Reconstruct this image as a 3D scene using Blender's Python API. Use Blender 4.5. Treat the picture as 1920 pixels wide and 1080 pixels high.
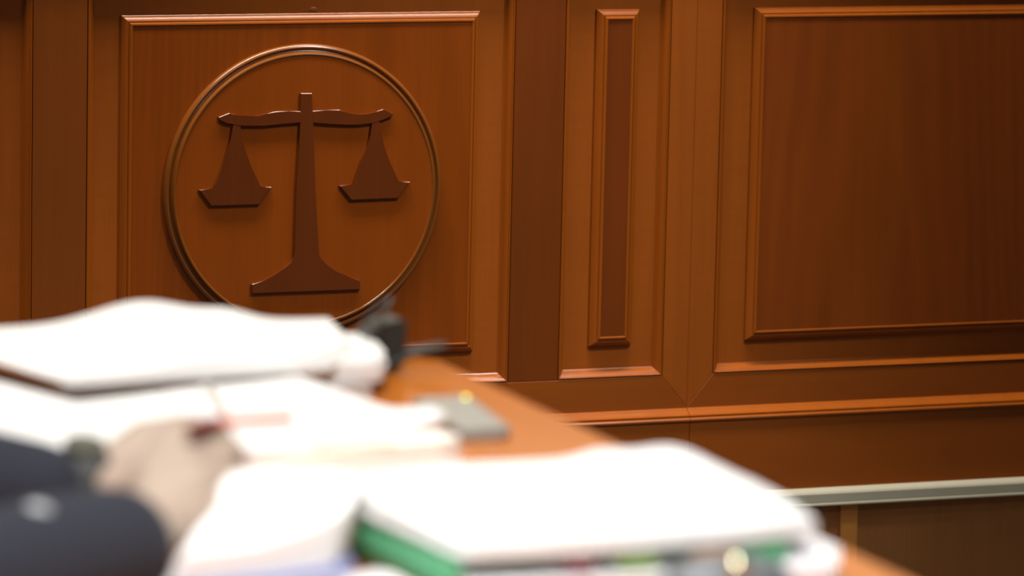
import bpy, bmesh, math, random
from mathutils import Vector, Matrix

# ------------------------------------------------------------------ clear
for o in list(bpy.data.objects):
    bpy.data.objects.remove(o, do_unlink=True)
scene = bpy.context.scene
C = scene.collection
random.seed(7)

# ------------------------------------------------------------------ camera
cam_d = bpy.data.cameras.new('camera')
cam = bpy.data.objects.new('camera', cam_d)
C.objects.link(cam)
cam_d.sensor_width = 36.0
cam_d.lens = 163.04
rt = Vector((0.932742, -0.359884, 0.021798))
up = Vector((0.03309, 0.145651, 0.988783))
bk = Vector((-0.359022, -0.921558, 0.147763))
m = Matrix((rt, up, bk)).transposed().to_4x4()
m.translation = Vector((-2.02588, -6.0, 1.44))
cam.matrix_world = m
cam_d.clip_start = 0.05
cam_d.clip_end = 60
cam_d.dof.use_dof = True
cam_d.dof.focus_distance = 6.20
cam_d.dof.aperture_fstop = 4.6
scene.camera = cam

# ------------------------------------------------------------------ world, light, exposure
w = bpy.data.worlds.new('world')
scene.world = w
w.use_nodes = True
bg = w.node_tree.nodes['Background']
bg.inputs['Color'].default_value = (1.0, 0.96, 0.90, 1)
bg.inputs['Strength'].default_value = 0.05

def area(name, loc, target, sx, sy, power, col=(1, 0.97, 0.93), spread=180):
    d = bpy.data.lights.new(name, 'AREA')
    d.shape = 'RECTANGLE'
    d.size = sx
    d.size_y = sy
    d.energy = power
    d.color = col
    d.spread = math.radians(spread)
    o = bpy.data.objects.new(name, d)
    C.objects.link(o)
    o.location = loc
    dv = Vector(target) - Vector(loc)
    o.rotation_euler = dv.to_track_quat('-Z', 'Y').to_euler()
    return o

def spot(name, loc, target, power, angle, blend, radius, col=(1, 0.96, 0.9)):
    d = bpy.data.lights.new(name, 'SPOT')
    d.energy = power
    d.color = col
    d.spot_size = math.radians(angle)
    d.spot_blend = blend
    d.shadow_soft_size = radius
    o = bpy.data.objects.new(name, d)
    C.objects.link(o)
    o.location = loc
    dv = Vector(target) - Vector(loc)
    o.rotation_euler = dv.to_track_quat('-Z', 'Y').to_euler()
    return o

area('table_panel_light', (-0.95, -3.0, 3.02), (-0.95, -3.0, 0), 1.2, 0.6, 19, (1, 0.985, 0.96), spread=116)
area('wall_row_light', (-0.15, -0.36, 3.03), (-0.15, -0.32, 0), 2.6, 0.26, 58, (1, 0.90, 0.74), spread=110)
spot('wall_vignette_spot', (1.15, -1.95, 3.0), (0.20, 0.0, 0.40), 272, 28, 1.0, 0.22, (1, 0.98, 0.95))  # unseen spot, its soft narrow cone shaped to imitate lens vignetting on the wall
area('table_fill_light', (-1.75, -4.9, 2.9), (-0.95, -2.9, 0.75), 0.9, 0.6, 9, (1, 0.985, 0.97), spread=44)  # unseen fill added on the camera side to brighten paper edges and hands

vs = scene.view_settings
scene.display_settings.display_device = 'sRGB'
vs.view_transform = 'Standard'
vs.look = 'None'
vs.exposure = 0.0
vs.gamma = 1.0
vs.use_curve_mapping = False

# ------------------------------------------------------------------ materials
def newmat(name):
    mt = bpy.data.materials.new(name)
    mt.use_nodes = True
    nt = mt.node_tree
    b = nt.nodes['Principled BSDF']
    return mt, nt, b

def plain(name, col, rough=0.6, metal=0.0, var=0.06, scale=30.0, emit=None, sheen=0.0, bump=0.0):
    mt, nt, b = newmat(name)
    tc = nt.nodes.new('ShaderNodeTexCoord')
    nz = nt.nodes.new('ShaderNodeTexNoise')
    nz.inputs['Scale'].default_value = scale
    nz.inputs['Detail'].default_value = 4
    nt.links.new(tc.outputs['Object'], nz.inputs['Vector'])
    rp = nt.nodes.new('ShaderNodeValToRGB')
    rp.color_ramp.elements[0].position = 0.3
    rp.color_ramp.elements[1].position = 0.7
    rp.color_ramp.elements[0].color = tuple(c * (1 - var) for c in col) + (1,)
    rp.color_ramp.elements[1].color = tuple(min(1, c * (1 + var)) for c in col) + (1,)
    nt.links.new(nz.outputs['Fac'], rp.inputs['Fac'])
    nt.links.new(rp.outputs['Color'], b.inputs['Base Color'])
    b.inputs['Roughness'].default_value = rough
    b.inputs['Metallic'].default_value = metal
    if sheen:
        b.inputs['Sheen Weight'].default_value = sheen
    if emit:
        b.inputs['Emission Color'].default_value = emit[0] + (1,)
        b.inputs['Emission Strength'].default_value = emit[1]
    if bump:
        bp = nt.nodes.new('ShaderNodeBump')
        bp.inputs['Strength'].default_value = bump
        bp.inputs['Distance'].default_value = 0.001
        nz2 = nt.nodes.new('ShaderNodeTexNoise')
        nz2.inputs['Scale'].default_value = 900
        nt.links.new(tc.outputs['Object'], nz2.inputs['Vector'])
        nt.links.new(nz2.outputs['Fac'], bp.inputs['Height'])
        nt.links.new(bp.outputs['Normal'], b.inputs['Normal'])
    return mt

def wood(name, col, axis='z', seed=0.0, contrast=0.22, figure=0.10, rough=0.36, spec=0.45, cross=0.0, arch=None):
    """veneer: long streaks along the grain axis, fine pores, slow figure, optional cross flecks and cathedral arch"""
    mt, nt, b = newmat(name)
    L = nt.links.new
    tc = nt.nodes.new('ShaderNodeTexCoord')
    def mapped(along, across, off):
        mp = nt.nodes.new('ShaderNodeMapping')
        sc = {'z': (across, across, along), 'x': (along, across, across), 'y': (across, along, across)}[axis]
        mp.inputs['Scale'].default_value = sc
        mp.inputs['Location'].default_value = (off * 3.1, off * 1.7, off * 2.3)
        L(tc.outputs['Object'], mp.inputs['Vector'])
        return mp
    def noise(mp, detail=4, dist=0.0):
        n = nt.nodes.new('ShaderNodeTexNoise')
        n.inputs['Scale'].default_value = 1.0
        n.inputs['Detail'].default_value = detail
        n.inputs['Distortion'].default_value = dist
        L(mp.outputs['Vector'], n.inputs['Vector'])
        return n
    def math_(op, a, bb):
        n = nt.nodes.new('ShaderNodeMath')
        n.operation = op
        for i, v in enumerate((a, bb)):
            if isinstance(v, (int, float)):
                n.inputs[i].default_value = v
            else:
                L(v, n.inputs[i])
        return n.outputs[0]
    n1 = noise(mapped(1.6, 34, seed), 5, 0.6)
    n2 = noise(mapped(9, 420, seed + 1.3), 3)
    n3 = noise(mapped(2.2, 6.5, seed + 2.1), 3, 0.4)
    f = math_('MULTIPLY', math_('SUBTRACT', n1.outputs['Fac'], 0.5), contrast * 2.0)
    f = math_('ADD', f, math_('MULTIPLY', math_('SUBTRACT', n2.outputs['Fac'], 0.5), contrast * 1.1))
    f = math_('ADD', f, math_('MULTIPLY', math_('SUBTRACT', n3.outputs['Fac'], 0.5), figure * 3.0))
    if cross:
        n4 = noise(mapped(150, 14, seed + 4.2), 3, 0.3)
        f = math_('ADD', f, math_('MULTIPLY', math_('SUBTRACT', n4.outputs['Fac'], 0.5), cross))
    if arch:
        # cathedral figure: nested parabolas x^2*k + z around the arch axis
        sp = nt.nodes.new('ShaderNodeSeparateXYZ')
        L(tc.outputs['Object'], sp.inputs[0])
        dx = math_('SUBTRACT', sp.outputs['X'], arch[0])
        dx = math_('ADD', dx, math_('MULTIPLY', math_('SUBTRACT', n3.outputs['Fac'], 0.5), 0.05))
        q = math_('MULTIPLY', math_('MULTIPLY', dx, dx), arch[1])
        q = math_('ADD', q, math_('MULTIPLY', sp.outputs['Z'], arch[3]))
        q = math_('ADD', math_('MULTIPLY', q, arch[2]), math_('MULTIPLY', n3.outputs['Fac'], 3.0))
        s = math_('SINE', q, 0.0)
        f = math_('ADD', f, math_('MULTIPLY', s, arch[4]))
    val = math_('ADD', 1.0, f)
    mx = nt.nodes.new('ShaderNodeVectorMath')
    mx.operation = 'SCALE'
    mx.inputs[0].default_value = col
    L(val, mx.inputs['Scale'])
    L(mx.outputs['Vector'], b.inputs['Base Color'])
    b.inputs['Roughness'].default_value = rough
    b.inputs['Specular IOR Level'].default_value = spec
    bp = nt.nodes.new('ShaderNodeBump')
    bp.inputs['Strength'].default_value = 0.06
    bp.inputs['Distance'].default_value = 0.0006
    L(n2.outputs['Fac'], bp.inputs['Height'])
    L(bp.outputs['Normal'], b.inputs['Normal'])
    return mt

def scol(c, k):
    return tuple(x * k for x in c)

W0 = (0.305, 0.073, 0.0055)            # cherry-stained frame
M_stile = wood('frame_wood_vertical', W0, 'z', 0.0, 0.16, 0.08, cross=0.12)
M_rail = wood('frame_wood_horizontal', scol(W0, 0.86), 'x', 1.0, 0.16, 0.09)
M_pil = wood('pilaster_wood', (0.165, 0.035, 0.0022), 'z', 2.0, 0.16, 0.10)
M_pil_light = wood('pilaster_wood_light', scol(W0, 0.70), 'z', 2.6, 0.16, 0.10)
M_field = wood('field_wood', scol(W0, 1.06), 'z', 3.0, 0.14, 0.09, cross=0.16)
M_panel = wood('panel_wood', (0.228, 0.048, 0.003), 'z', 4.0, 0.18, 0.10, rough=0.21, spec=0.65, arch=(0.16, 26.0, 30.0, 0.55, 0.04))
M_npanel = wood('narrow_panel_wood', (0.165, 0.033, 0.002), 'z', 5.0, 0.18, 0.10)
M_rpanel = wood('wide_panel_wood', (0.225, 0.047, 0.003), 'z', 6.0, 0.16, 0.10, arch=(0.86, 30.0, 26.0, 0.6, 0.045))
M_mould = wood('moulding_wood', scol(W0, 0.98), 'z', 7.0, 0.14, 0.06, rough=0.22, spec=0.6)
M_emb = wood('medallion_wood', (0.250, 0.052, 0.0033), 'z', 8.0, 0.15, 0.08, rough=0.20, spec=0.65)
M_rim = wood('rim_wood', (0.195, 0.056, 0.007), 'z', 8.5, 0.12, 0.06, rough=0.22, spec=0.65)
M_scal = wood('scales_wood', (0.120, 0.026, 0.004), 'z', 9.0, 0.16, 0.08, rough=0.24, spec=0.55)
M_kick = wood('kick_veneer', (0.40, 0.155, 0.042), 'z', 10.0, 0.2, 0.06, rough=0.5)
M_kstile = wood('kick_stile_wood', (0.66, 0.27, 0.06), 'z', 11.0, 0.14, 0.06)
M_table = wood('table_wood', (0.57, 0.166, 0.015), 'y', 12.0, 0.10, 0.05, rough=0.16, spec=0.5)
M_tedge = wood('table_edge_wood', (0.42, 0.12, 0.02), 'y', 13.0, 0.10, 0.05)
M_strip = plain('grey_plastic_strip', (0.40, 0.385, 0.31), 0.45, var=0.02)
M_plaster = plain('white_plaster', (0.80, 0.78, 0.73), 0.9, var=0.02, scale=8)
M_ceil = plain('ceiling_plaster', (0.82, 0.81, 0.78), 0.9, var=0.02, scale=8)
M_floor = plain('grey_carpet', (0.05, 0.046, 0.042), 0.95, var=0.2, scale=200)
M_lamp = plain('lamp_diffuser', (0.9, 0.9, 0.9), 0.5, emit=((1, 0.97, 0.93), 6.0))
M_metal = plain('brushed_metal', (0.55, 0.55, 0.55), 0.35, 1.0)
M_paper = plain('white_paper', (0.80, 0.795, 0.78), 0.85, var=0.015)
M_cream = plain('cream_paper', (0.86, 0.825, 0.74), 0.85, var=0.03)
M_greypage = plain('grey_page_edges', (0.56, 0.51, 0.47), 0.85, var=0.08, scale=60)
M_lilac = plain('lilac_page_edges', (0.80, 0.79, 0.82), 0.85, var=0.05, scale=60)
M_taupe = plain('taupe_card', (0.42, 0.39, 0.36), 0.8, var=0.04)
M_pink = plain('pink_card', (0.90, 0.42, 0.46), 0.8)
M_redink = plain('red_ink', (0.80, 0.22, 0.14), 0.7)
M_orange = plain('orange_tab', (0.55, 0.22, 0.04), 0.7)
M_maroon = plain('maroon_tab', (0.17, 0.035, 0.045), 0.7)
M_ltgreen = plain('light_green_tab', (0.17, 0.27, 0.07), 0.7)
M_palegreen = plain('pale_green_tab', (0.62, 0.80, 0.48), 0.7)
M_olive = plain('olive_tab', (0.42, 0.38, 0.18), 0.7)
M_green = plain('green_card', (0.075, 0.29, 0.14), 0.55)
M_blue = plain('blue_card', (0.26, 0.28, 0.50), 0.6)
M_bluegrey = plain('blue_grey_card', (0.42, 0.44, 0.52), 0.6)
M_black = plain('black_metal', (0.022, 0.024, 0.022), 0.38)
M_wire = plain('dark_wire', (0.05, 0.05, 0.045), 0.4, 0.3)
M_phone = plain('phone_body', (0.22, 0.22, 0.20), 0.4)
M_phoneglass = plain('phone_glass', (0.34, 0.335, 0.30), 0.3, var=0.02)
M_led = plain('indicator', (0.3, 0.5, 0.05), 0.4, emit=((0.75, 0.75, 0.06), 5.0))
M_case = plain('dark_grey_case', (0.13, 0.14, 0.15), 0.40)
M_clasp = plain('pale_gold_metal', (0.90, 0.90, 0.62), 0.12, 1.0)
M_navy = plain('navy_wool', (0.0125, 0.0145, 0.024), 0.95, var=0.12, scale=300)
M_trouser = plain('trouser_wool', (0.025, 0.027, 0.033), 0.95, var=0.1, scale=300)
M_shirt = plain('shirt_cotton', (0.75, 0.76, 0.78), 0.9)
M_skin = plain('skin', (0.35, 0.265, 0.207), 0.5, var=0.05, scale=50)
M_nail = plain('nail', (0.78, 0.50, 0.42), 0.3)
M_hair = plain('dark_hair', (0.03, 0.022, 0.016), 0.55, var=0.3, scale=200)
M_eye = plain('eye_white', (0.8, 0.8, 0.78), 0.2)
M_strap = plain('watch_strap', (0.020, 0.020, 0.016), 0.55)
M_dial = plain('watch_steel', (0.035, 0.038, 0.026), 0.45, 0.0)
M_pen = plain('pen_grey', (0.42, 0.41, 0.37), 0.35)
M_pengrip = plain('pen_maroon', (0.16, 0.025, 0.02), 0.5)
M_button = plain('pale_button', (0.40, 0.41, 0.43), 0.25)
M_chair = plain('black_leather', (0.03, 0.03, 0.03), 0.5)

# ------------------------------------------------------------------ helpers
def obj(name, bm, mat, parent=None, smooth=None):
    me = bpy.data.meshes.new(name)
    bmesh.ops.recalc_face_normals(bm, faces=bm.faces[:])
    bm.to_mesh(me)
    bm.free()
    me.materials.append(mat)
    if smooth is not None:
        for p in me.polygons:
            p.use_smooth = True
        me.set_sharp_from_angle(angle=math.radians(smooth))
    o = bpy.data.objects.new(name, me)
    C.objects.link(o)
    if parent is not None:
        o.parent = parent
        o.matrix_parent_inverse = Matrix.Translation(-Vector(parent.location))
    return o

def tag(o, label=None, cat=None, group=None, kind=None):
    if label: o['label'] = label
    if cat: o['category'] = cat
    if group: o['group'] = group
    if kind: o['kind'] = kind
    return o

def thing(name, label, cat, loc=(0, 0, 0), group=None):
    o = bpy.data.objects.new(name, None)
    o.empty_display_size = 0.05
    C.objects.link(o)
    o.location = loc
    return tag(o, label, cat, group)

def structure(name, loc=(0, 0, 0)):
    o = bpy.data.objects.new(name, None)
    o.empty_display_size = 0.05
    C.objects.link(o)
    o.location = loc
    o['kind'] = 'structure'
    return o

def box_bm(x0, x1, y0, y1, z0, z1, bev=0.0, seg=2, bm=None):
    bm = bm or bmesh.new()
    r = bmesh.ops.create_cube(bm, size=1.0, matrix=Matrix.Translation(((x0 + x1) / 2, (y0 + y1) / 2, (z0 + z1) / 2)) @ Matrix.Diagonal((x1 - x0, y1 - y0, z1 - z0, 1)))
    if bev:
        es = list({e for v in r['verts'] for e in v.link_edges})
        bmesh.ops.bevel(bm, geom=es, offset=bev, segments=seg, affect='EDGES', profile=0.5)
    return bm

def prism_xz(poly, yf, yb, bev=0.0009, seg=2):
    """board in the wall plane: outline in X,Z, face at yf, back at yb; front arris rounded"""
    bm = bmesh.new()
    fv = [bm.verts.new((x, yf, z)) for x, z in poly]
    bv = [bm.verts.new((x, yb, z)) for x, z in poly]
    bm.faces.new(fv)
    bm.faces.new(bv[::-1])
    n = len(poly)
    for i in range(n):
        bm.faces.new((fv[i], fv[(i + 1) % n], bv[(i + 1) % n], bv[i]))
    if bev:
        fs = set(fv)
        es = [e for e in bm.edges if e.verts[0] in fs and e.verts[1] in fs]
        bmesh.ops.bevel(bm, geom=es, offset=bev, segments=seg, affect='EDGES', profile=0.5)
    return bm

def rect_sweep(x0, x1, z0, z1, prof, fill):
    """sweep a profile (inset, y) round a rectangle with mitred corners"""
    bm = bmesh.new()
    rings = []
    for s, y in prof:
        rings.append([bm.verts.new(p) for p in ((x0 + s, y, z0 + s), (x1 - s, y, z0 + s), (x1 - s, y, z1 - s), (x0 + s, y, z1 - s))])
    for a, b in zip(rings, rings[1:]):
        for i in range(4):
            j = (i + 1) % 4
            bm.faces.new((a[i], a[j], b[j], b[i]))
    if fill:
        bm.faces.new(rings[-1])
    return bm

def tube(bm, pts, radii, seg=10, caps=True):
    """tapered tube with round ends along a polyline"""
    pts = [Vector(p) for p in pts]
    P, Rr = [], []
    n = len(pts)
    if caps:
        d = (pts[0] - pts[1]).normalized()
        for a in (80, 50, 25):
            P.append(pts[0] + d * radii[0] * math.sin(math.radians(a)))
            Rr.append(radii[0] * math.cos(math.radians(a)))
    for p, r in zip(pts, radii):
        P.append(p); Rr.append(r)
    if caps:
        d = (pts[-1] - pts[-2]).normalized()
        for a in (25, 50, 80):
            P.append(pts[-1] + d * radii[-1] * math.sin(math.radians(a)))
            Rr.append(radii[-1] * math.cos(math.radians(a)))
    rings = []
    ref = None
    for i, p in enumerate(P):
        t = (P[min(i + 1, len(P) - 1)] - P[max(i - 1, 0)]).normalized()
        if ref is None:
            ref = t.orthogonal().normalized()
        ref = (ref - t * ref.dot(t)).normalized()
        bi = t.cross(ref)
        rings.append([bm.verts.new(p + (ref * math.cos(2 * math.pi * k / seg) + bi * math.sin(2 * math.pi * k / seg)) * Rr[i]) for k in range(seg)])
    for a, b in zip(rings, rings[1:]):
        for k in range(seg):
            bm.faces.new((a[k], a[(k + 1) % seg], b[(k + 1) % seg], b[k]))
    bm.faces.new(rings[0][::-1])
    bm.faces.new(rings[-1])
    return bm

def ellipsoid(bm, c, r, rot=None, u=20, v=14):
    M = Matrix.Translation(c) @ (rot.to_4x4() if rot else Matrix.Identity(4)) @ Matrix.Diagonal((r[0], r[1], r[2], 1))
    bmesh.ops.create_uvsphere(bm, u_segments=u, v_segments=v, radius=1.0, matrix=M)
    return bm

def remesh(o, voxel, smooth_it=4):
    md = o.modifiers.new('skin', 'REMESH')
    md.mode = 'VOXEL'
    md.voxel_size = voxel
    md.use_smooth_shade = True
    if smooth_it:
        s = o.modifiers.new('soft', 'SMOOTH')
        s.factor = 0.5
        s.iterations = smooth_it
    return o

def rounded(poly, r, n=5):
    """round the corners of a plan outline and resample it"""
    out = []
    N = len(poly)
    for i in range(N):
        p = Vector(poly[i]); a = Vector(poly[i - 1]); b = Vector(poly[(i + 1) % N])
        rr = min(r, (a - p).length * 0.45, (b - p).length * 0.45)
        s = p + (a - p).normalized() * rr
        e = p + (b - p).normalized() * rr
        for k in range(n + 1):
            t = k / n
            out.append((1 - t) ** 2 * s + 2 * t * (1 - t) * p + t * t * e)
    dense = []
    M = len(out)
    for i in range(M):
        a, b = out[i], out[(i + 1) % M]
        k = max(1, int((b - a).length / 0.009))
        for j in range(k):
            dense.append(a.lerp(b, j / k))
    return dense

def sheaf(poly, z0, ztop, layers=8, jit=0.0010, r=0.004, lean=(0, 0), seed=1, zbot=None):
    """a pile of sheets: plan outline, bottom height, top height function, edges built sheet-group by sheet-group"""
    rnd = random.Random(seed)
    O = rounded(poly, r)
    c = Vector((sum(p.x for p in O) / len(O), sum(p.y for p in O) / len(O)))
    bm = bmesh.new()
    rings = []
    def zb(x, y):
        return z0 if zbot is None else zbot(x, y)
    for k in range(layers):
        off = rnd.uniform(-jit, jit)
        sx, sy = rnd.uniform(-jit, jit), rnd.uniform(-jit, jit)
        for e in (0.0, 0.92):
            f = (k + e) / layers
            ring = []
            for p in O:
                d = (p - c).normalized()
                q = p + d * off + Vector((sx + lean[0] * f, sy + lean[1] * f))
                b = zb(p.x, p.y)
                ring.append(bm.verts.new((q.x, q.y, b + (ztop(p.x, p.y) - b) * f)))
            rings.append(ring)
    for s in (1.0, 0.9, 0.75, 0.58, 0.4, 0.2):
        ring = []
        for p in O:
            q = c + (p - c) * s
            ring.append(bm.verts.new((q.x + lean[0], q.y + lean[1], ztop(q.x, q.y))))
        rings.append(ring)
    N = len(O)
    for a, b in zip(rings, rings[1:]):
        for i in range(N):
            bm.faces.new((a[i], a[(i + 1) % N], b[(i + 1) % N], b[i]))
    bm.faces.new(rings[0][::-1])
    bm.faces.new(rings[-1])
    return bm

def gauss(t, s):
    return math.exp(-(t / s) ** 2)

# ------------------------------------------------------------------ the room
obj('floor', box_bm(-4.5, 4.0, -8.0, 0.14, -0.06, 0.0), M_floor)['kind'] = 'structure'
obj('ceiling', box_bm(-4.5, 4.0, -8.0, 0.14, 3.10, 3.16), M_ceil)['kind'] = 'structure'

wall = structure('wall_back', (0, 0, 0))
obj('masonry', box_bm(-4.5, 4.0, 0.032, 0.14, 0.0, 3.10), M_plaster, wall)

FH = 0.3086           # half width of the emblem field
ZB, ZT = 0.3435, 0.922   # bottom and top of the recessed fields
FY = 0.0125           # field depth behind the frame face
fld_prof = [(0.0, 0.006), (0.0010, 0.006), (0.0010, 0.0002), (0.0015, -0.0006), (0.0024, -0.0007), (0.0030, 0.0004), (0.0034, 0.0018), (0.0055, 0.0030), (0.0080, 0.0058), (0.0100, 0.0092), (0.0112, 0.0110), (0.0125, 0.0118), (0.0125, FY + 0.002)]
pan_prof = [(0.0, FY + 0.001), (0.0, 0.0085), (0.0008, 0.0078), (0.0026, 0.0055), (0.0048, 0.0033), (0.0068, 0.0019), (0.0080, 0.0016), (0.0090, 0.0026), (0.0096, 0.0012), (0.0105, -0.0002), (0.0125, -0.0006), (0.0136, -0.0002), (0.0140, 0.0006)]

def bay(x0, x1, panel_mat, px0, px1, pz0=0.3890, pz1=0.8675):
    obj('field_board', box_bm(x0 - 0.004, x1 + 0.004, FY, 0.031, ZB - 0.004, ZT + 0.004), M_field, wall)
    obj('field_moulding', rect_sweep(x0, x1, ZB, ZT, fld_prof, False), M_mould, wall)
    obj('panel_moulding', rect_sweep(px0, px1, pz0, pz1, pan_prof, False), M_mould, wall)
    e = 0.0137
    obj('raised_panel', box_bm(px0 + e, px1 - e, 0.0008, FY + 0.001, pz0 + e, pz1 - e), panel_mat, wall)

bay(-FH, FH, M_panel, -0.2590, 0.2580)                    # the bay with the emblem
bm = bmesh.new(); ellipsoid(bm, (0.0147, 0.0124, 0.8721), (0.0066, 0.0012, 0.0036))
obj('wood_plug', bm, M_field, wall, smooth=180)
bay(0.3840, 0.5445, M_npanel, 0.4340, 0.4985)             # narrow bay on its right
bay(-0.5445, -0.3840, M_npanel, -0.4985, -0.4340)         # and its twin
bay(0.6230, 1.50, M_rpanel, 0.6760, 1.447)                # wide bay
bay(-1.50, -0.6230, M_rpanel, -1.447, -0.6760)

# pilasters, mitred boards and rails of the frame
for s in (-1, 1):
    a, b = sorted((s * FH, s * 0.3840))
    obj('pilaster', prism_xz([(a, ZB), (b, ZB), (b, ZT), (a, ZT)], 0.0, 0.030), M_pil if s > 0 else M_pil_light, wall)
    def P(pts):
        return [(s * x, z) for x, z in pts]
    z_r = 0.2925
    obj('frame_stile', prism_xz(P([(0.5445, ZB), (0.5838, z_r + 0.004), (0.5838, ZT + 0.05), (0.5445, ZT)]), 0.0, 0.030), M_stile, wall)
    obj('frame_stile', prism_xz(P([(0.5838, z_r + 0.004), (0.6230, ZB), (0.6230, ZT), (0.5838, ZT + 0.05)]), 0.0005, 0.030), M_stile, wall)
    obj('frame_rail', prism_xz(P([(0.5838, z_r + 0.004), (0.5838, z_r - 0.01), (1.55, z_r - 0.01), (1.55, ZB), (0.6230, ZB)]), 0.0002, 0.030), M_rail, wall)
    obj('frame_rail', prism_xz(P([(0.6230, ZT), (1.55, ZT), (1.55, ZT + 0.05), (0.5838, ZT + 0.05)]), 0.0, 0.030), M_rail, wall)
    obj('frame_stile', prism_xz(P([(1.50, ZB), (1.55, ZB), (1.55, ZT), (1.50, ZT)]), 0.0, 0.030), M_stile, wall)
obj('frame_rail', prism_xz([(-0.5838, 0.2825), (0.5838, 0.2825), (0.5838, 0.2965), (0.5445, ZB), (-0.5445, ZB), (-0.5838, 0.2965)], 0.0, 0.030), M_rail, wall)
obj('frame_rail', prism_xz([(-0.5445, ZT), (0.5445, ZT), (0.5838, ZT + 0.05), (-0.5838, ZT + 0.05)], 0.0, 0.030), M_rail, wall)

def along_x(prof, x0, x1):
    """extrude a (y, z) profile along the wall"""
    bm = bmesh.new()
    a = [bm.verts.new((x0, y, z)) for y, z in prof]
    b = [bm.verts.new((x1, y, z)) for y, z in prof]
    n = len(prof)
    for i in range(n):
        bm.faces.new((a[i], a[(i + 1) % n], b[(i + 1) % n], b[i]))
    bm.faces.new(a)
    bm.faces.new(b[::-1])
    return bm

# plinth: moulded top ledge and the board under it, in lengths that meet at the joint between the two frames
for x0, x1 in ((-1.55, -0.5842), (-0.5836, 0.5834), (0.5842, 1.55)):
    obj('ledge_moulding', along_x([(0.030, 0.2955), (-0.0002, 0.2955), (-0.0012, 0.2950), (-0.0045, 0.2915), (-0.0085, 0.2885), (-0.0120, 0.2868), (-0.0124, 0.2852), (-0.0110, 0.2844), (-0.0112, 0.2836), (-0.0140, 0.2826), (-0.0152, 0.2808), (-0.0150, 0.2785), (-0.0125, 0.2775), (0.030, 0.2775)], x0, x1), M_mould, wall)
    obj('plinth_board', prism_xz([(x0, 0.1712), (x1, 0.1712), (x1, 0.2780), (x0, 0.2780)], -0.0125, 0.030, 0.0005), M_rail, wall)
# kick panels below the strip
obj('kick_panel', box_bm(0.6, 0.8312, 0.002, 0.031, 0.0, 0.150, 0.0005), M_kick, wall)
obj('kick_panel', box_bm(0.8590, 1.55, 0.002, 0.031, 0.0, 0.150, 0.0005), M_kick, wall)
obj('kick_panel', box_bm(-1.55, 0.572, 0.002, 0.031, 0.0, 0.150, 0.0005), M_kick, wall)
obj('kick_stile', box_bm(0.8316, 0.8586, -0.004, 0.031, 0.0, 0.150, 0.0008), M_kstile, wall)
obj('kick_stile', box_bm(0.5724, 0.5996, -0.004, 0.031, 0.0, 0.150, 0.0008), M_kstile, wall)
# upper rail and coping of the panelling
obj('upper_rail', prism_xz([(-1.55, ZT + 0.05), (1.55, ZT + 0.05), (1.55, 1.19), (-1.55, 1.19)], -0.0125, 0.030, 0.001), M_rail, wall)
obj('coping', box_bm(-1.58, 1.58, -0.016, 0.032, 1.19, 1.225, 0.005), M_mould, wall)

strip = obj('trim_1', along_x([(0.0, 0.1712), (-0.0135, 0.1714), (-0.0185, 0.1700), (-0.0230, 0.1668), (-0.0248, 0.1640), (-0.0250, 0.1520), (-0.0244, 0.1508), (-0.0262, 0.1500), (-0.0266, 0.1478), (-0.0250, 0.1462), (0.0, 0.1462)], -1.55, 1.55), M_strip)
strip['kind'] = 'structure'

# ------------------------------------------------------------------ carved emblem
EC = Vector((0.0, 0.0, 0.6257))
emb = thing('carved_emblem', 'round carved wooden emblem of balance scales on the large left panel', 'emblem', (0, 0, 0.6257))
R0 = 0.2008
ring_prof = [(0.0, 0.0006), (0.0, -0.0026), (0.0006, -0.0050), (0.0022, -0.0068), (0.0042, -0.0074), (0.0058, -0.0068), (0.0068, -0.0050), (0.0080, -0.0040), (0.0094, -0.0046), (0.0104, -0.0066), (0.0108, -0.0088), (0.0118, -0.0106), (0.0134, -0.0112), (0.0148, -0.0108), (0.0154, -0.0100)]
bm = bmesh.new()
SEG = 160
rings = []
for s, y in ring_prof:
    r = R0 - s
    rings.append([bm.verts.new((r * math.cos(2 * math.pi * k / SEG), y, EC.z + r * math.sin(2 * math.pi * k / SEG))) for k in range(SEG)])
for a, b in zip(rings, rings[1:]):
    for k in range(SEG):
        bm.faces.new((a[k], a[(k + 1) % SEG], b[(k + 1) % SEG], b[k]))
obj('rim', bm, M_rim, emb, smooth=34)
bm = bmesh.new()
a = [bm.verts.new((0.1858 * math.cos(2 * math.pi * k / SEG), -0.0100, EC.z + 0.1858 * math.sin(2 * math.pi * k / SEG))) for k in range(SEG)]
b = [bm.verts.new((v.co.x, 0.0005, v.co.z)) for v in a]
for k in range(SEG):
    bm.faces.new((a[k], a[(k + 1) % SEG], b[(k + 1) % SEG], b[k]))
bm.faces.new(a); bm.faces.new(b[::-1])
obj('medallion', bm, M_emb, emb, smooth=34)
SY0, SY1 = -0.0098, -0.0148
def relief(name, pts, label=None, dy=0.0):
    o = obj(name, prism_xz([(x, z) for x, z in pts], SY1 + dy, SY0, 0.0016, 3), M_scal, emb)
    return o
post = [(-0.0104, 0.7603), (0.0062, 0.76), (0.0095, 0.7038), (0.0126, 0.6321), (0.0183, 0.5348), (0.0229, 0.528), (0.0296, 0.5212), (0.0438, 0.5112), (0.0621, 0.5048), (0.0804, 0.4984), (0.081, 0.4852), (-0.0759, 0.4849), (-0.077, 0.4983), (-0.0602, 0.5021), (-0.0423, 0.5092), (-0.0265, 0.5211), (-0.0196, 0.5275), (-0.0138, 0.5351), (-0.0143, 0.6318), (-0.0105, 0.7042)]
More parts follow.
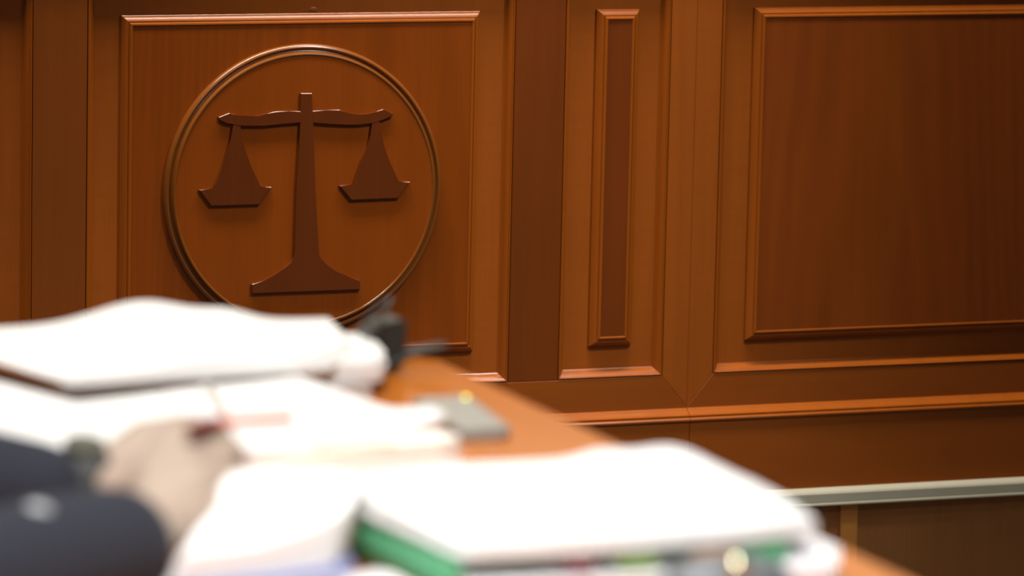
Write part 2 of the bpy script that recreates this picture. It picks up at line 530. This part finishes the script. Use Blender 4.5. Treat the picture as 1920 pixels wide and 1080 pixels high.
lb = [(-0.0091, 0.7356), (-0.0275, 0.7359), (-0.0457, 0.7359), (-0.0596, 0.7327), (-0.071, 0.73), (-0.0813, 0.7286), (-0.0916, 0.7293), (-0.101, 0.7318), (-0.112, 0.7352), (-0.1273, 0.7297), (-0.1265, 0.7252), (-0.1158, 0.7214), (-0.1068, 0.7197), (-0.094, 0.7173), (-0.0613, 0.7166), (-0.0415, 0.7182), (-0.0088, 0.719)]
rb = [(0.0063, 0.7356), (0.0264, 0.7361), (0.0464, 0.7364), (0.0581, 0.7321), (0.0675, 0.7299), (0.0783, 0.7291), (0.0884, 0.7299), (0.0983, 0.7321), (0.1094, 0.7361), (0.1132, 0.7341), (0.1246, 0.7301), (0.1237, 0.7253), (0.1066, 0.7205), (0.0925, 0.7169), (0.0745, 0.7154), (0.0544, 0.7158), (0.0343, 0.717), (0.0081, 0.7186)]
lp = [(-0.1059, 0.7219), (-0.0968, 0.7217), (-0.096, 0.7173), (-0.0937, 0.6983), (-0.0885, 0.6793), (-0.0803, 0.662), (-0.0674, 0.6321), (-0.0498, 0.632), (-0.0666, 0.6078), (-0.1363, 0.6075), (-0.1541, 0.6305), (-0.1323, 0.6307), (-0.1314, 0.6367), (-0.1199, 0.6649), (-0.1113, 0.6874), (-0.1089, 0.7006), (-0.1068, 0.7157)]
rp = [(0.0941, 0.7186), (0.1053, 0.7198), (0.108, 0.7017), (0.1124, 0.6843), (0.1198, 0.665), (0.1332, 0.6339), (0.1518, 0.6341), (0.1351, 0.6111), (0.0657, 0.6102), (0.0479, 0.6312), (0.0689, 0.6316), (0.0794, 0.6659), (0.0882, 0.6849), (0.0919, 0.6982), (0.0936, 0.7135)]
relief('post', post)
beam = lb[::-1]
relief('beam', lb + rb[::-1][:-1] if False else lb, dy=0.0)
relief('beam', rb, dy=0.0)
relief('scale_pan', lp, dy=0.0003)
relief('scale_pan', rp, dy=0.0003)

# ------------------------------------------------------------------ the table
TZ = 0.75
tbl = thing('wooden_table', 'long orange wooden table covered with papers in front of the panelled wall', 'table', (-0.97, -3.05, 0))
TX0, TX1, TY0, TY1 = -1.36, -0.577, -4.05, -2.062
def slab(poly, z0, z1, bev):
    bm = bmesh.new()
    a = [bm.verts.new((p.x, p.y, z0)) for p in poly]
    b = [bm.verts.new((p.x, p.y, z1)) for p in poly]
    n = len(poly)
    for i in range(n):
        bm.faces.new((a[i], a[(i + 1) % n], b[(i + 1) % n], b[i]))
    bm.faces.new(a[::-1]); bm.faces.new(b)
    es = [e for e in bm.edges if abs(e.verts[0].co.z - e.verts[1].co.z) < 1e-6]
    bmesh.ops.bevel(bm, geom=es, offset=bev, segments=3, affect='EDGES', profile=0.5)
    return bm
obj('tabletop', slab(rounded([(TX0, TY0), (TX1, TY0), (TX1, TY1), (TX0, TY1)], 0.045, 8), TZ - 0.032, TZ, 0.003), M_table, tbl, smooth=30)
for x in (TX0 + 0.06, TX1 - 0.12):
    for y in (TY0 + 0.06, TY1 - 0.12):
        obj('leg', box_bm(x, x + 0.06, y, y + 0.06, 0.0, TZ - 0.032, 0.004), M_tedge, tbl)
bm = box_bm(TX0 + 0.09, TX1 - 0.09, TY1 - 0.10, TY1 - 0.08, 0.62, TZ - 0.032)
box_bm(TX0 + 0.09, TX1 - 0.09, TY0 + 0.08, TY0 + 0.10, 0.62, TZ - 0.032, bm=bm)
box_bm(TX0 + 0.08, TX0 + 0.10, TY0 + 0.10, TY1 - 0.10, 0.62, TZ - 0.032, bm=bm)
box_bm(TX1 - 0.10, TX1 - 0.08, TY0 + 0.10, TY1 - 0.10, 0.62, TZ - 0.032, bm=bm)
obj('apron', bm, M_tedge, tbl)

# ------------------------------------------------------------------ far left pile: three bundles
def flat(z):
    return lambda x, y: z
t = thing('paper_bundle', 'grey edged bundle lying on the table, lowest of the far left pile', 'papers', (-0.85, -2.2, TZ), 'bundles in the far left pile')
obj('pages', sheaf([(-1.02, -2.12), (-0.69, -2.135), (-0.698, -2.264), (-0.992, -2.335)], TZ, flat(0.7595), 5, 0.0015, 0.006, seed=3), M_greypage, t)
obj('cover', sheaf([(-1.025, -2.115), (-0.694, -2.13), (-0.704, -2.268), (-0.994, -2.338)], 0.7595, flat(0.7625), 2, 0.0004, 0.008, seed=4), M_taupe, t)
tab = obj('tab', box_bm(-0.922, -0.902, -2.318, -2.30, 0.7626, 0.766), M_olive, t)
tab['label'] = 'olive sticky tab'

t = thing('paper_bundle', 'thick white bundle with layered edges, middle of the far left pile', 'papers', (-0.82, -2.2, 0.7625), 'bundles in the far left pile')
def z2(x, y):
    return 0.7810 + 0.0035 * gauss(x + 0.66, 0.05) * 0
obj('pages', sheaf([(-1.0, -2.105), (-0.650, -2.116), (-0.672, -2.222), (-0.690, -2.262), (-0.985, -2.292)], 0.7627, z2, 7, 0.0016, 0.004, seed=5), M_paper, t)
tab = obj('tab', box_bm(-0.895, -0.865, -2.300, -2.285, 0.768, 0.7695), M_pink, t)
tab['label'] = 'pink page marker'

t = thing('paper_bundle', 'open white bundle with bulging pages on top of the far left pile', 'papers', (-0.85, -2.2, 0.781), 'bundles in the far left pile')
def z1(x, y):
    far = min(1.0, max(0.0, (y + 2.33) / 0.2))
    return 0.7885 + 0.0055 * far + (0.0205 * gauss(x + 0.842, 0.060) + 0.0075 * gauss(x + 0.765, 0.028)) * (0.25 + 0.75 * far)
obj('pages', sheaf([(-1.06, -2.085), (-0.672, -2.105), (-0.694, -2.215), (-0.755, -2.300), (-0.990, -2.322), (-1.03, -2.20)], 0.7812, z1, 5, 0.0006, 0.004, lean=(-0.013, 0.0), seed=6), M_paper, t)

# black clip on the corner of the middle bundle
t = thing('binder_clip', 'black wire handled clip at the far right corner of the left pile', 'clip', (-0.642, -2.135, TZ))
bm = bmesh.new()
def wedge(bm, yc, half):
    A = [(-0.664, 0.7870), (-0.650, 0.7960), (-0.634, 0.7985), (-0.628, 0.7965), (-0.630, 0.7620), (-0.634, 0.7540), (-0.642, 0.7520), (-0.652, 0.7600), (-0.662, 0.7780)]
    a = [bm.verts.new((x, yc - half, z)) for x, z in A]
    b = [bm.verts.new((x, yc + half, z)) for x, z in A]
    n = len(A)
    for i in range(n):
        bm.faces.new((a[i], a[(i + 1) % n], b[(i + 1) % n], b[i]))
    bm.faces.new(a); bm.faces.new(b[::-1])
wedge(bm, -2.140, 0.016)
obj('spring_body', bm, M_black, t)
bm = bmesh.new()
tube(bm, [(-0.660, -2.168, 0.7935), (-0.648, -2.160, 0.812), (-0.641, -2.150, 0.8165), (-0.648, -2.140, 0.812), (-0.660, -2.132, 0.7935)], [0.0022] * 5, 8)
obj('wire_handle', bm, M_wire, t, smooth=60)
bm = bmesh.new()
tube(bm, [(-0.655, -2.166, 0.7590), (-0.620, -2.160, 0.768), (-0.592, -2.156, 0.772), (-0.588, -2.150, 0.7725), (-0.592, -2.144, 0.772), (-0.620, -2.140, 0.768), (-0.655, -2.134, 0.7590)], [0.0026] * 7, 8)
obj('wire_handle', bm, M_wire, t, smooth=60)

# ------------------------------------------------------------------ middle: open volume being read
t = thing('open_volume', 'thick cream edged open volume with a pink sheet, in front of the hands', 'papers', (-0.9, -2.5, TZ))
def zc(x, y):
    return 0.7735
obj('pages', sheaf([(-1.16, -2.43), (-1.0, -2.40), (-0.775, -2.320), (-0.737, -2.590), (-0.757, -2.603), (-1.14, -2.690)], 0.7535, zc, 8, 0.0012, 0.006, seed=8), M_cream, t)
o = obj('divider', sheaf([(-1.12, -2.43), (-1.0, -2.405), (-0.775, -2.325), (-0.733, -2.602), (-0.757, -2.611), (-1.12, -2.692)], 0.7502, flat(0.7533), 2, 0.0003, 0.005, seed=9), M_pink, t)
o['label'] = 'pink sheet under the pages'
def zb(x, y):
    return 0.7785 + 0.0085 * gauss(math.hypot(x + 0.747, y + 2.525), 0.035) + 0.002 * gauss(x + 0.9, 0.05)
def zb0(x, y):
    return 0.7737 + 0.0070 * gauss(math.hypot(x + 0.740, y + 2.535), 0.03)
o = obj('turned_pages', sheaf([(-1.17, -2.42), (-1.10, -2.262), (-1.033, -2.272), (-1.016, -2.390), (-0.921, -2.364), (-0.779, -2.305), (-0.757, -2.478), (-0.738, -2.520), (-0.733, -2.545), (-0.785, -2.566), (-0.953, -2.655), (-1.15, -2.72)], 0.7737, zb, 3, 0.0008, 0.006, seed=10, zbot=zb0), M_paper, t)
o = obj('gutter_shade_strip', sheaf([(-0.874, -2.328), (-0.866, -2.328), (-0.904, -2.512), (-0.912, -2.512)], 0.7788, flat(0.7812), 1, 0.0, 0.001, seed=11), M_taupe, t)  # grey strip put in for the shade of the page gutter
o['label'] = 'grey strip painted as the shade in the page gutter'
o = obj('orange_edge', box_bm(-0.905, -0.80, -2.612, -2.608, 0.7737, 0.7745), M_orange, t)
o.rotation_euler = (0, 0, 0)
o['label'] = 'orange page marker'
o = obj('tab', box_bm(-0.869, -0.859, -2.634, -2.618, 0.7535, 0.7585), M_palegreen, t)
o['label'] = 'pale green sticky tab'

# phone on the bare table
t = thing('mobile_phone', 'flat grey phone on the bare orange tabletop beside the open volume', 'phone', (-0.668, -2.405, TZ))
bm = slab(rounded([(-0.700, -2.487), (-0.655, -2.487), (-0.634, -2.330), (-0.686, -2.330)], 0.008, 5), TZ + 0.0005, TZ + 0.0095, 0.002)
obj('body', bm, M_phone, t, smooth=40)
bm = slab(rounded([(-0.697, -2.484), (-0.658, -2.484), (-0.638, -2.333), (-0.683, -2.333)], 0.007, 5), TZ + 0.0095, TZ + 0.0101, 0.0002)
obj('screen', bm, M_phoneglass, t)
bm = bmesh.new(); ellipsoid(bm, (-0.641, -2.342, TZ + 0.0104), (0.0020, 0.0020, 0.0010))
o = obj('indicator_light', bm, M_led, t, smooth=180)
o['label'] = 'small yellow green indicator light'

# ------------------------------------------------------------------ right: green binder with a loose bundle on top
t = thing('green_binder', 'green binder with coloured tabs under the right white bundle', 'binder', (-0.78, -3.0, TZ))
gx0, gx1, gy0, gy1 = -0.935, -0.672, -3.084, -2.885
bm = slab(rounded([(gx0, gy0), (gx1, gy0), (gx1 , gy1), (gx0, gy1)], 0.006, 4), 0.7830, 0.7858, 0.0008)
obj('cover', bm, M_green, t)
bm = slab(rounded([(gx0, gy0), (gx1, gy0), (gx1, gy1), (gx0, gy1)], 0.006, 4), 0.7503, 0.7525, 0.0006)
obj('back_cover', bm, M_green, t)
bm = bmesh.new()
prof = [(gx0 + 0.004, 0.7505), (gx0 - 0.006, 0.7560), (gx0 - 0.010, 0.7665), (gx0 - 0.007, 0.7785), (gx0 + 0.003, 0.7858), (gx0 + 0.006, 0.7830), (gx0 - 0.001, 0.7765), (gx0 - 0.006, 0.7665), (gx0 - 0.002, 0.7575), (gx0 + 0.006, 0.7530)]
a = [bm.verts.new((x, -3.112, z)) for x, z in prof]
b = [bm.verts.new((x, gy1, z)) for x, z in prof]
for i in range(len(prof)):
    bm.faces.new((a[i], a[(i + 1) % len(prof)], b[(i + 1) % len(prof)], b[i]))
bm.faces.new(a); bm.faces.new(b[::-1])
obj('spine', bm, M_green, t, smooth=50)
obj('pages', sheaf([(gx0 + 0.006, -3.104), (-0.650, -3.108), (-0.622, -3.050), (-0.622, -3.0), (-0.645, gy1 + 0.01), (gx0 + 0.006, gy1 + 0.006)], 0.7527, lambda x, y: 0.7715 - 0.001 * min(1, max(0, (x + 0.66) / 0.05)), 8, 0.0014, 0.005, seed=12), M_lilac, t)
for xc, wd, mm, lb_ in ((-0.795, 0.014, M_ltgreen, 'green index tab'), (-0.838, 0.010, M_maroon, 'maroon index tab'), (-0.735, 0.014, M_orange, 'orange index tab'), (-0.700, 0.018, M_green, 'dark green index tab')):
    o = obj('tab', box_bm(xc - wd, xc + wd, -3.094, -3.078, 0.7735, 0.7828), mm, t)
    o['label'] = lb_

t = thing('paper_bundle', 'large white bundle with a wavy far edge, on top of the green binder', 'papers', (-0.79, -2.97, 0.786))
def ze(x, y):
    far = min(1.0, max(0.0, (y + 3.08) / 0.2))
    z = 0.7985 + 0.006 * far
    z += far * (0.0050 * gauss(x + 0.728, 0.020) + 0.0125 * gauss(x + 0.680, 0.032))
    z -= 0.004 * min(1, max(0, (x + 0.675) / 0.03))
    return z
def ze0(x, y):
    return 0.7860
obj('pages', sheaf([(-0.944, -2.884), (-0.834, -2.850), (-0.724, -2.852), (-0.664, -2.896), (-0.643, -2.935), (-0.641, -2.990), (-0.650, -3.078), (-0.703, -3.090), (-0.850, -3.098), (-0.926, -3.096), (-0.940, -2.955)], 0.7860, ze, 5, 0.0014, 0.010, seed=13, zbot=ze0), M_paper, t)

# rounded case at the near edge
t = thing('hard_case', 'rounded dark grey case with a shiny clasp at the near edge of the right papers', 'case', (-0.735, -3.14, TZ))
bm = bmesh.new()
for sx in (0,):
    ellipsoid(bm, (-0.752, -3.146, TZ + 0.0215), (0.050, 0.028, 0.0212), u=28, v=18)
obj('shell', bm, M_case, t, smooth=180)
bm = bmesh.new(); ellipsoid(bm, (-0.752, -3.1640, TZ + 0.0370), (0.0085, 0.0085, 0.0085))
obj('clasp', bm, M_clasp, t, smooth=180)

# ------------------------------------------------------------------ near middle: open notebook and loose sheet
t = thing('open_notebook', 'open white notebook with a blue cover between the hands and the right papers', 'notebook', (-1.0, -2.93, TZ))
obj('cover', sheaf([(-1.128, -3.042), (-0.972, -3.002), (-0.952, -2.930), (-0.952, -2.868), (-0.985, -2.868), (-1.058, -2.940), (-1.094, -2.982)], 0.7615, flat(0.7665), 2, 0.0002, 0.006, seed=14), M_blue, t)
def zd(x, y):
    u = (x + 1.03) * 0.72 + (y + 2.93) * 0.69
    return 0.7880 + 0.0310 * gauss(u, 0.058) * min(1.0, max(0.0, (y + 3.035) / 0.07)) + 0.016 * gauss(math.hypot(x + 0.955, y + 2.91), 0.06)
obj('pages', sheaf([(-1.120, -3.036), (-0.982, -2.996), (-0.951, -2.935), (-0.951, -2.876), (-0.990, -2.872), (-1.050, -2.924), (-1.086, -2.970)], 0.7667, zd, 5, 0.001, 0.010, lean=(0.010, 0.0), seed=15), M_paper, t)
obj('back_pages', sheaf([(-1.150, -3.062), (-0.972, -3.008), (-0.952, -2.930), (-0.952, -2.864), (-0.985, -2.864), (-1.060, -2.940), (-1.100, -2.985)], 0.7502, flat(0.7613), 3, 0.0015, 0.008, seed=16), M_bluegrey, t)

t = thing('paper_sheets', 'loose white sheets at the near edge in front of the green binder', 'papers', (-0.98, -3.12, TZ))
def zg(x, y):
    return 0.7600 + 0.008 * gauss(math.hypot(x + 0.955, (y + 3.05) * 0.7), 0.07)
obj('pages', sheaf([(-1.04, -3.095), (-0.990, -3.042), (-0.964, -3.022), (-0.956, -3.036), (-0.956, -3.20), (-0.99, -3.30), (-1.10, -3.27)], 0.7502, zg, 3, 0.0010, 0.012, seed=17), M_paper, t)

# ------------------------------------------------------------------ the person
per = thing('person', 'person in a dark navy jacket with clasped hands holding a red pencil', 'person', (-1.62, -2.95, 0.0))
R_wrist = (-1.126, -2.990, 0.789)
L_wrist = (-1.112, -2.795, 0.787)
R_mcp = [(-1.078, -2.917, 0.838), (-1.078, -2.95, 0.835), (-1.079, -2.979, 0.827), (-1.084, -3.0, 0.814)]
R_pip = [(-1.041, -2.898, 0.845), (-1.039, -2.927, 0.838), (-1.048, -2.953, 0.825), (-1.06, -2.977, 0.812)]
R_dip = [(-1.024, -2.875, 0.829), (-1.026, -2.897, 0.819), (-1.04, -2.921, 0.806), (-1.055, -2.954, 0.798)]
R_tip = [(-1.025, -2.855, 0.815), (-1.026, -2.878, 0.805), (-1.039, -2.901, 0.795), (-1.055, -2.935, 0.787)]
R_th = [(-1.122, -2.991, 0.811), (-1.099, -2.933, 0.827), (-1.071, -2.887, 0.841), (-1.041, -2.855, 0.843)]
L_mcp = [(-1.044, -2.762, 0.808), (-1.039, -2.736, 0.811), (-1.035, -2.711, 0.811), (-1.035, -2.69, 0.807)]
L_pip = [(-1.025, -2.778, 0.824), (-1.018, -2.748, 0.822), (-1.016, -2.722, 0.818), (-1.016, -2.696, 0.812)]
L_dip = [(-1.018, -2.801, 0.826), (-1.011, -2.772, 0.824), (-1.007, -2.742, 0.82), (-1.008, -2.71, 0.813)]
L_tip = [(-1.013, -2.815, 0.822), (-1.006, -2.786, 0.82), (-1.001, -2.755, 0.817), (-1.003, -2.723, 0.81)]
L_th = [(-1.096, -2.82, 0.794), (-1.078, -2.825, 0.808), (-1.063, -2.835, 0.814), (-1.048, -2.846, 0.817)]
def shift(P, d):
    return [tuple(a + b for a, b in zip(p, d)) for p in P]
RD, LD = (0.016, 0.046, -0.009), (0.010, 0.028, -0.005)
R_mcp, R_pip, R_dip, R_tip, R_th = (shift(q, RD) for q in (R_mcp, R_pip, R_dip, R_tip, R_th))
L_mcp, L_pip, L_dip, L_tip, L_th = (shift(q, LD) for q in (L_mcp, L_pip, L_dip, L_tip, L_th))
L_wrist = (-1.096, -2.766, 0.784)
R_elbow, L_elbow = (-1.395, -3.225, 0.800), (-1.42, -2.755, 0.812)
R_sh, L_sh = (-1.60, -3.14, 1.12), (-1.60, -2.77, 1.12)
HIP = Vector((-1.72, -2.95, 0.55))

bm = bmesh.new()
def hand(bm, wrist, mcp, pip, dip, tip, th, elbow):
    wv = Vector(wrist)
    e = Vector(elbow)
    tube(bm, [e, e.lerp(wv, 0.35), e.lerp(wv, 0.8), wv], [0.040, 0.038, 0.029, 0.0265], 12)
    for i in range(4):
        mv = Vector(mcp[i])
        k = (0.0105, 0.011, 0.0105, 0.0092)[i]
        # metacarpals, doubled so that palm is a filled slab
        tube(bm, [wv + (mv - wv) * 0.05, wv.lerp(mv, 0.5), mv], [0.021, 0.0165, k + 0.002], 10)
        tube(bm, [mv, Vector(pip[i])], [k + 0.0005, k - 0.0010], 10)
        tube(bm, [Vector(pip[i]), Vector(dip[i])], [k - 0.0006, k - 0.0022], 10)
        tube(bm, [Vector(dip[i]), Vector(tip[i])], [k - 0.0020, k - 0.0034], 10)
    for a, b in ((0, 1), (1, 2), (2, 3)):
        p, q = Vector(mcp[a]), Vector(mcp[b])
        mid = (p + q) / 2
        tube(bm, [wv.lerp(mid, 0.25), mid.lerp(wv, 0.08)], [0.0185, 0.0108], 10)
    tube(bm, [th[0], th[1], th[2], th[3]], [0.0165, 0.0145, 0.0115, 0.0085], 10)
hand(bm, R_wrist, R_mcp, R_pip, R_dip, R_tip, R_th, R_elbow)
hand(bm, L_wrist, L_mcp, L_pip, L_dip, L_tip, L_th, L_elbow)
# arms, trunk, neck and head
for sh, el in ((R_sh, R_elbow), (L_sh, L_elbow)):
    tube(bm, [sh, Vector(sh).lerp(Vector(el), 0.5), el], [0.058, 0.050, 0.042], 12)
NK = Vector((-1.585, -2.95, 1.19))
for dy in (-0.085, 0.0, 0.085):
    tube(bm, [HIP + Vector((0, dy, 0)), Vector((-1.70, -2.95 + dy * 0.8, 0.75)), Vector((-1.64, -2.95 + dy * 1.1, 0.98)), Vector((-1.60, -2.95 + dy * 0.9, 1.10))], [0.125, 0.105, 0.115, 0.075], 14)
tube(bm, [R_sh, (-1.60, -2.95, 1.14), L_sh], [0.060, 0.075, 0.060], 12)
tube(bm, [(-1.595, -2.95, 1.12), NK, (-1.56, -2.95, 1.25)], [0.062, 0.056, 0.056], 12)
HD = Vector((-1.520, -2.95, 1.345))
ellipsoid(bm, HD + Vector((-0.012, 0, 0.025)), (0.098, 0.077, 0.100))
ellipsoid(bm, HD + Vector((0.012, 0, -0.035)), (0.072, 0.062, 0.082))
ellipsoid(bm, HD + Vector((0.045, 0, -0.090)), (0.032, 0.032, 0.026))      # chin
tube(bm, [HD + Vector((0.082, 0, 0.018)), HD + Vector((0.102, 0, -0.018))], [0.0085, 0.0125], 10)   # nose
tube(bm, [HD + Vector((0.072, -0.045, 0.024)), HD + Vector((0.086, 0, 0.030)), HD + Vector((0.072, 0.045, 0.024))], [0.010, 0.011, 0.010], 10)  # brow
tube(bm, [HD + Vector((0.070, -0.020, -0.056)), HD + Vector((0.082, 0, -0.054)), HD + Vector((0.070, 0.020, -0.056))], [0.006, 0.0078, 0.006], 10)  # lips
for s in (-1, 1):
    ellipsoid(bm, HD + Vector((-0.010, s * 0.078, -0.005)), (0.018, 0.009, 0.031))
# legs, seated
for s in (-1, 1):
    tube(bm, [HIP + Vector((0, s * 0.09, -0.01)), (-1.50, -2.95 + s * 0.11, 0.545), (-1.27, -2.95 + s * 0.12, 0.53)], [0.088, 0.080, 0.060], 12)
    tube(bm, [(-1.27, -2.95 + s * 0.12, 0.53), (-1.25, -2.95 + s * 0.12, 0.28), (-1.27, -2.95 + s * 0.12, 0.08)], [0.060, 0.052, 0.038], 12)
    tube(bm, [(-1.29, -2.95 + s * 0.12, 0.050), (-1.12, -2.95 + s * 0.125, 0.040)], [0.042, 0.036], 12)
body = obj('body', bm, M_skin, per)
remesh(body, 0.0028, 3)

bm = bmesh.new()
def sleeve(sh, el, cuff, r0, r1, r2):
    e, c = Vector(el), Vector(cuff)
    tube(bm, [sh, Vector(sh).lerp(e, 0.5), e], [0.078, 0.070, r1 + 0.004], 16)
    d = (c - e)
    tube(bm, [e, e + d * 0.35, e + d * 0.7, c - d.normalized() * 0.012], [r1 + 0.004, r1, (r1 + r2) / 2 + 0.002, r2], 18)
R_cuff = Vector((-1.142, -3.005, 0.7900))
L_cuff = Vector((-1.133, -2.792, 0.7885))
sleeve(R_sh, Vector((-1.395, -3.225, 0.795)), R_cuff, 0.07, 0.050, 0.0440)
sleeve(L_sh, Vector((-1.43, -2.752, 0.818)), L_cuff, 0.07, 0.056, 0.0370)
for dy in (-0.085, 0.0, 0.085):
    tube(bm, [HIP + Vector((0, dy * 1.1, 0.02)), Vector((-1.70, -2.95 + dy * 0.95, 0.75)), Vector((-1.64, -2.95 + dy * 1.2, 0.98)), Vector((-1.605, -2.95 + dy * 0.95, 1.10))], [0.142, 0.125, 0.132, 0.092], 16)
tube(bm, [R_sh, (-1.605, -2.95, 1.135), L_sh], [0.078, 0.088, 0.078], 14)
tube(bm, [(-1.66, -2.95, 1.12), (-1.615, -2.95, 1.19)], [0.085, 0.070], 14)
jk = obj('jacket', bm, M_navy, per)
jk['label'] = 'dark navy jacket'
remesh(jk, 0.005, 5)
bm = bmesh.new()
for s in (-1, 1):
    tube(bm, [HIP + Vector((0, s * 0.09, -0.005)), (-1.50, -2.95 + s * 0.11, 0.545), (-1.27, -2.95 + s * 0.12, 0.535)], [0.105, 0.094, 0.074], 14)
    tube(bm, [(-1.27, -2.95 + s * 0.12, 0.535), (-1.25, -2.95 + s * 0.12, 0.28), (-1.27, -2.95 + s * 0.12, 0.14)], [0.074, 0.066, 0.060], 14)
tr = obj('trousers', bm, M_trouser, per)
remesh(tr, 0.007, 5)
for s in (-1, 1):
    bm = bmesh.new()
    tube(bm, [(-1.30, -2.95 + s * 0.12, 0.058), (-1.20, -2.95 + s * 0.123, 0.052), (-1.11, -2.95 + s * 0.126, 0.045)], [0.054, 0.050, 0.044], 14)
    obj('shoe', bm, M_black, per, smooth=60)
bm = bmesh.new()
ellipsoid(bm, HD + Vector((-0.022, 0, 0.042)), (0.102, 0.085, 0.100), u=26, v=18)
for v in list(bm.verts):
    if v.co.x > HD.x + 0.045 and v.co.z < HD.z + 0.075 or v.co.z < HD.z - 0.035:
        bm.verts.remove(v)
obj('hair', bm, M_hair, per, smooth=60)
for s in (-1, 1):
    bm = bmesh.new()
    ellipsoid(bm, HD + Vector((0.071, s * 0.031, 0.002)), (0.011, 0.012, 0.0085))
    obj('eye', bm, M_eye, per, smooth=180)
# shirt cuff just showing inside the near sleeve, sleeve button
def band(centre, axis, r_in, r_out, width, seg=28, flat_=1.0):
    bm = bmesh.new()
    ax = Vector(axis).normalized()
    u = ax.orthogonal().normalized()
    v = ax.cross(u)
    prof = [(r_in, -width / 2), (r_out, -width / 2), (r_out + 0.0006, 0), (r_out, width / 2), (r_in, width / 2)]
    rings = []
    for k in range(seg):
        a = 2 * math.pi * k / seg
        d = u * math.cos(a) + v * math.sin(a)
        rings.append([bm.verts.new(Vector(centre) + d * r + ax * h) for r, h in prof])
    for i in range(seg):
        a, b = rings[i], rings[(i + 1) % seg]
        for j in range(5):
            bm.faces.new((a[j], a[(j + 1) % 5], b[(j + 1) % 5], b[j]))
    return bm
bm = bmesh.new()
ellipsoid(bm, (-1.226, -3.093, 0.8350), (0.011, 0.007, 0.007))
o = obj('sleeve_button', bm, M_button, jk, smooth=180)
o['label'] = 'pale shiny sleeve button'
# watch on the far wrist
wt = thing('wristwatch', 'black wristwatch on the far wrist beside the dark sleeve', 'watch', (-1.125, -2.796, 0.787))
axL = Vector(L_wrist) - Vector(L_elbow)
obj('strap', band((-1.101, -2.766, 0.7842), axL, 0.0290, 0.0325, 0.026), M_strap, wt, smooth=50)
bm = bmesh.new()
bmesh.ops.create_cone(bm, cap_ends=True, segments=28, radius1=0.016, radius2=0.015, depth=0.008, matrix=Matrix.Translation((-1.102, -2.772, 0.8160)) @ Matrix.Rotation(0.25, 4, 'X'))
obj('watch_case', bm, M_dial, wt, smooth=40)

# pencil between the fingers
pn = thing('red_pencil', 'thin red pencil with a dark end held in the clasped hands', 'pencil', (-1.0, -2.78, 0.83))
p0, pm, p1 = Vector((-1.053, -2.882, 0.846)), Vector((-1.031, -2.864, 0.847)), Vector((-0.937, -2.768, 0.829))
bm = bmesh.new(); tube(bm, [pm, p1.lerp(pm, 0.08)], [0.0036, 0.0036], 6)
obj('barrel', bm, M_redink, pn)
bm = bmesh.new(); tube(bm, [p1.lerp(pm, 0.08), p1], [0.0034, 0.0008], 6)
obj('point', bm, M_cream, pn)
bm = bmesh.new(); tube(bm, [p0, pm], [0.0050, 0.0046], 12)
o = obj('grip', bm, M_pengrip, pn, smooth=60)
o['label'] = 'dark red end'

# ------------------------------------------------------------------ chair under the person
ch = thing('desk_chair', 'black padded chair under the seated person', 'chair', (-1.72, -2.95, 0))
obj('seat', box_bm(-1.96, -1.44, -3.19, -2.71, 0.385, 0.445, 0.02, 3), M_chair, ch, smooth=40)
obj('backrest', box_bm(-2.03, -1.96, -3.17, -2.73, 0.50, 1.0, 0.02, 3), M_chair, ch, smooth=40)
for x in (-1.95, -1.50):
    for y in (-3.16, -2.76):
        obj('leg', box_bm(x, x + 0.03, y, y + 0.03, 0.0, 0.39, 0.003), M_metal, ch)
for y in (-3.10, -2.83):
    obj('back_bracket', box_bm(-2.02, -1.99, y, y + 0.03, 0.40, 0.55, 0.003), M_metal, ch)
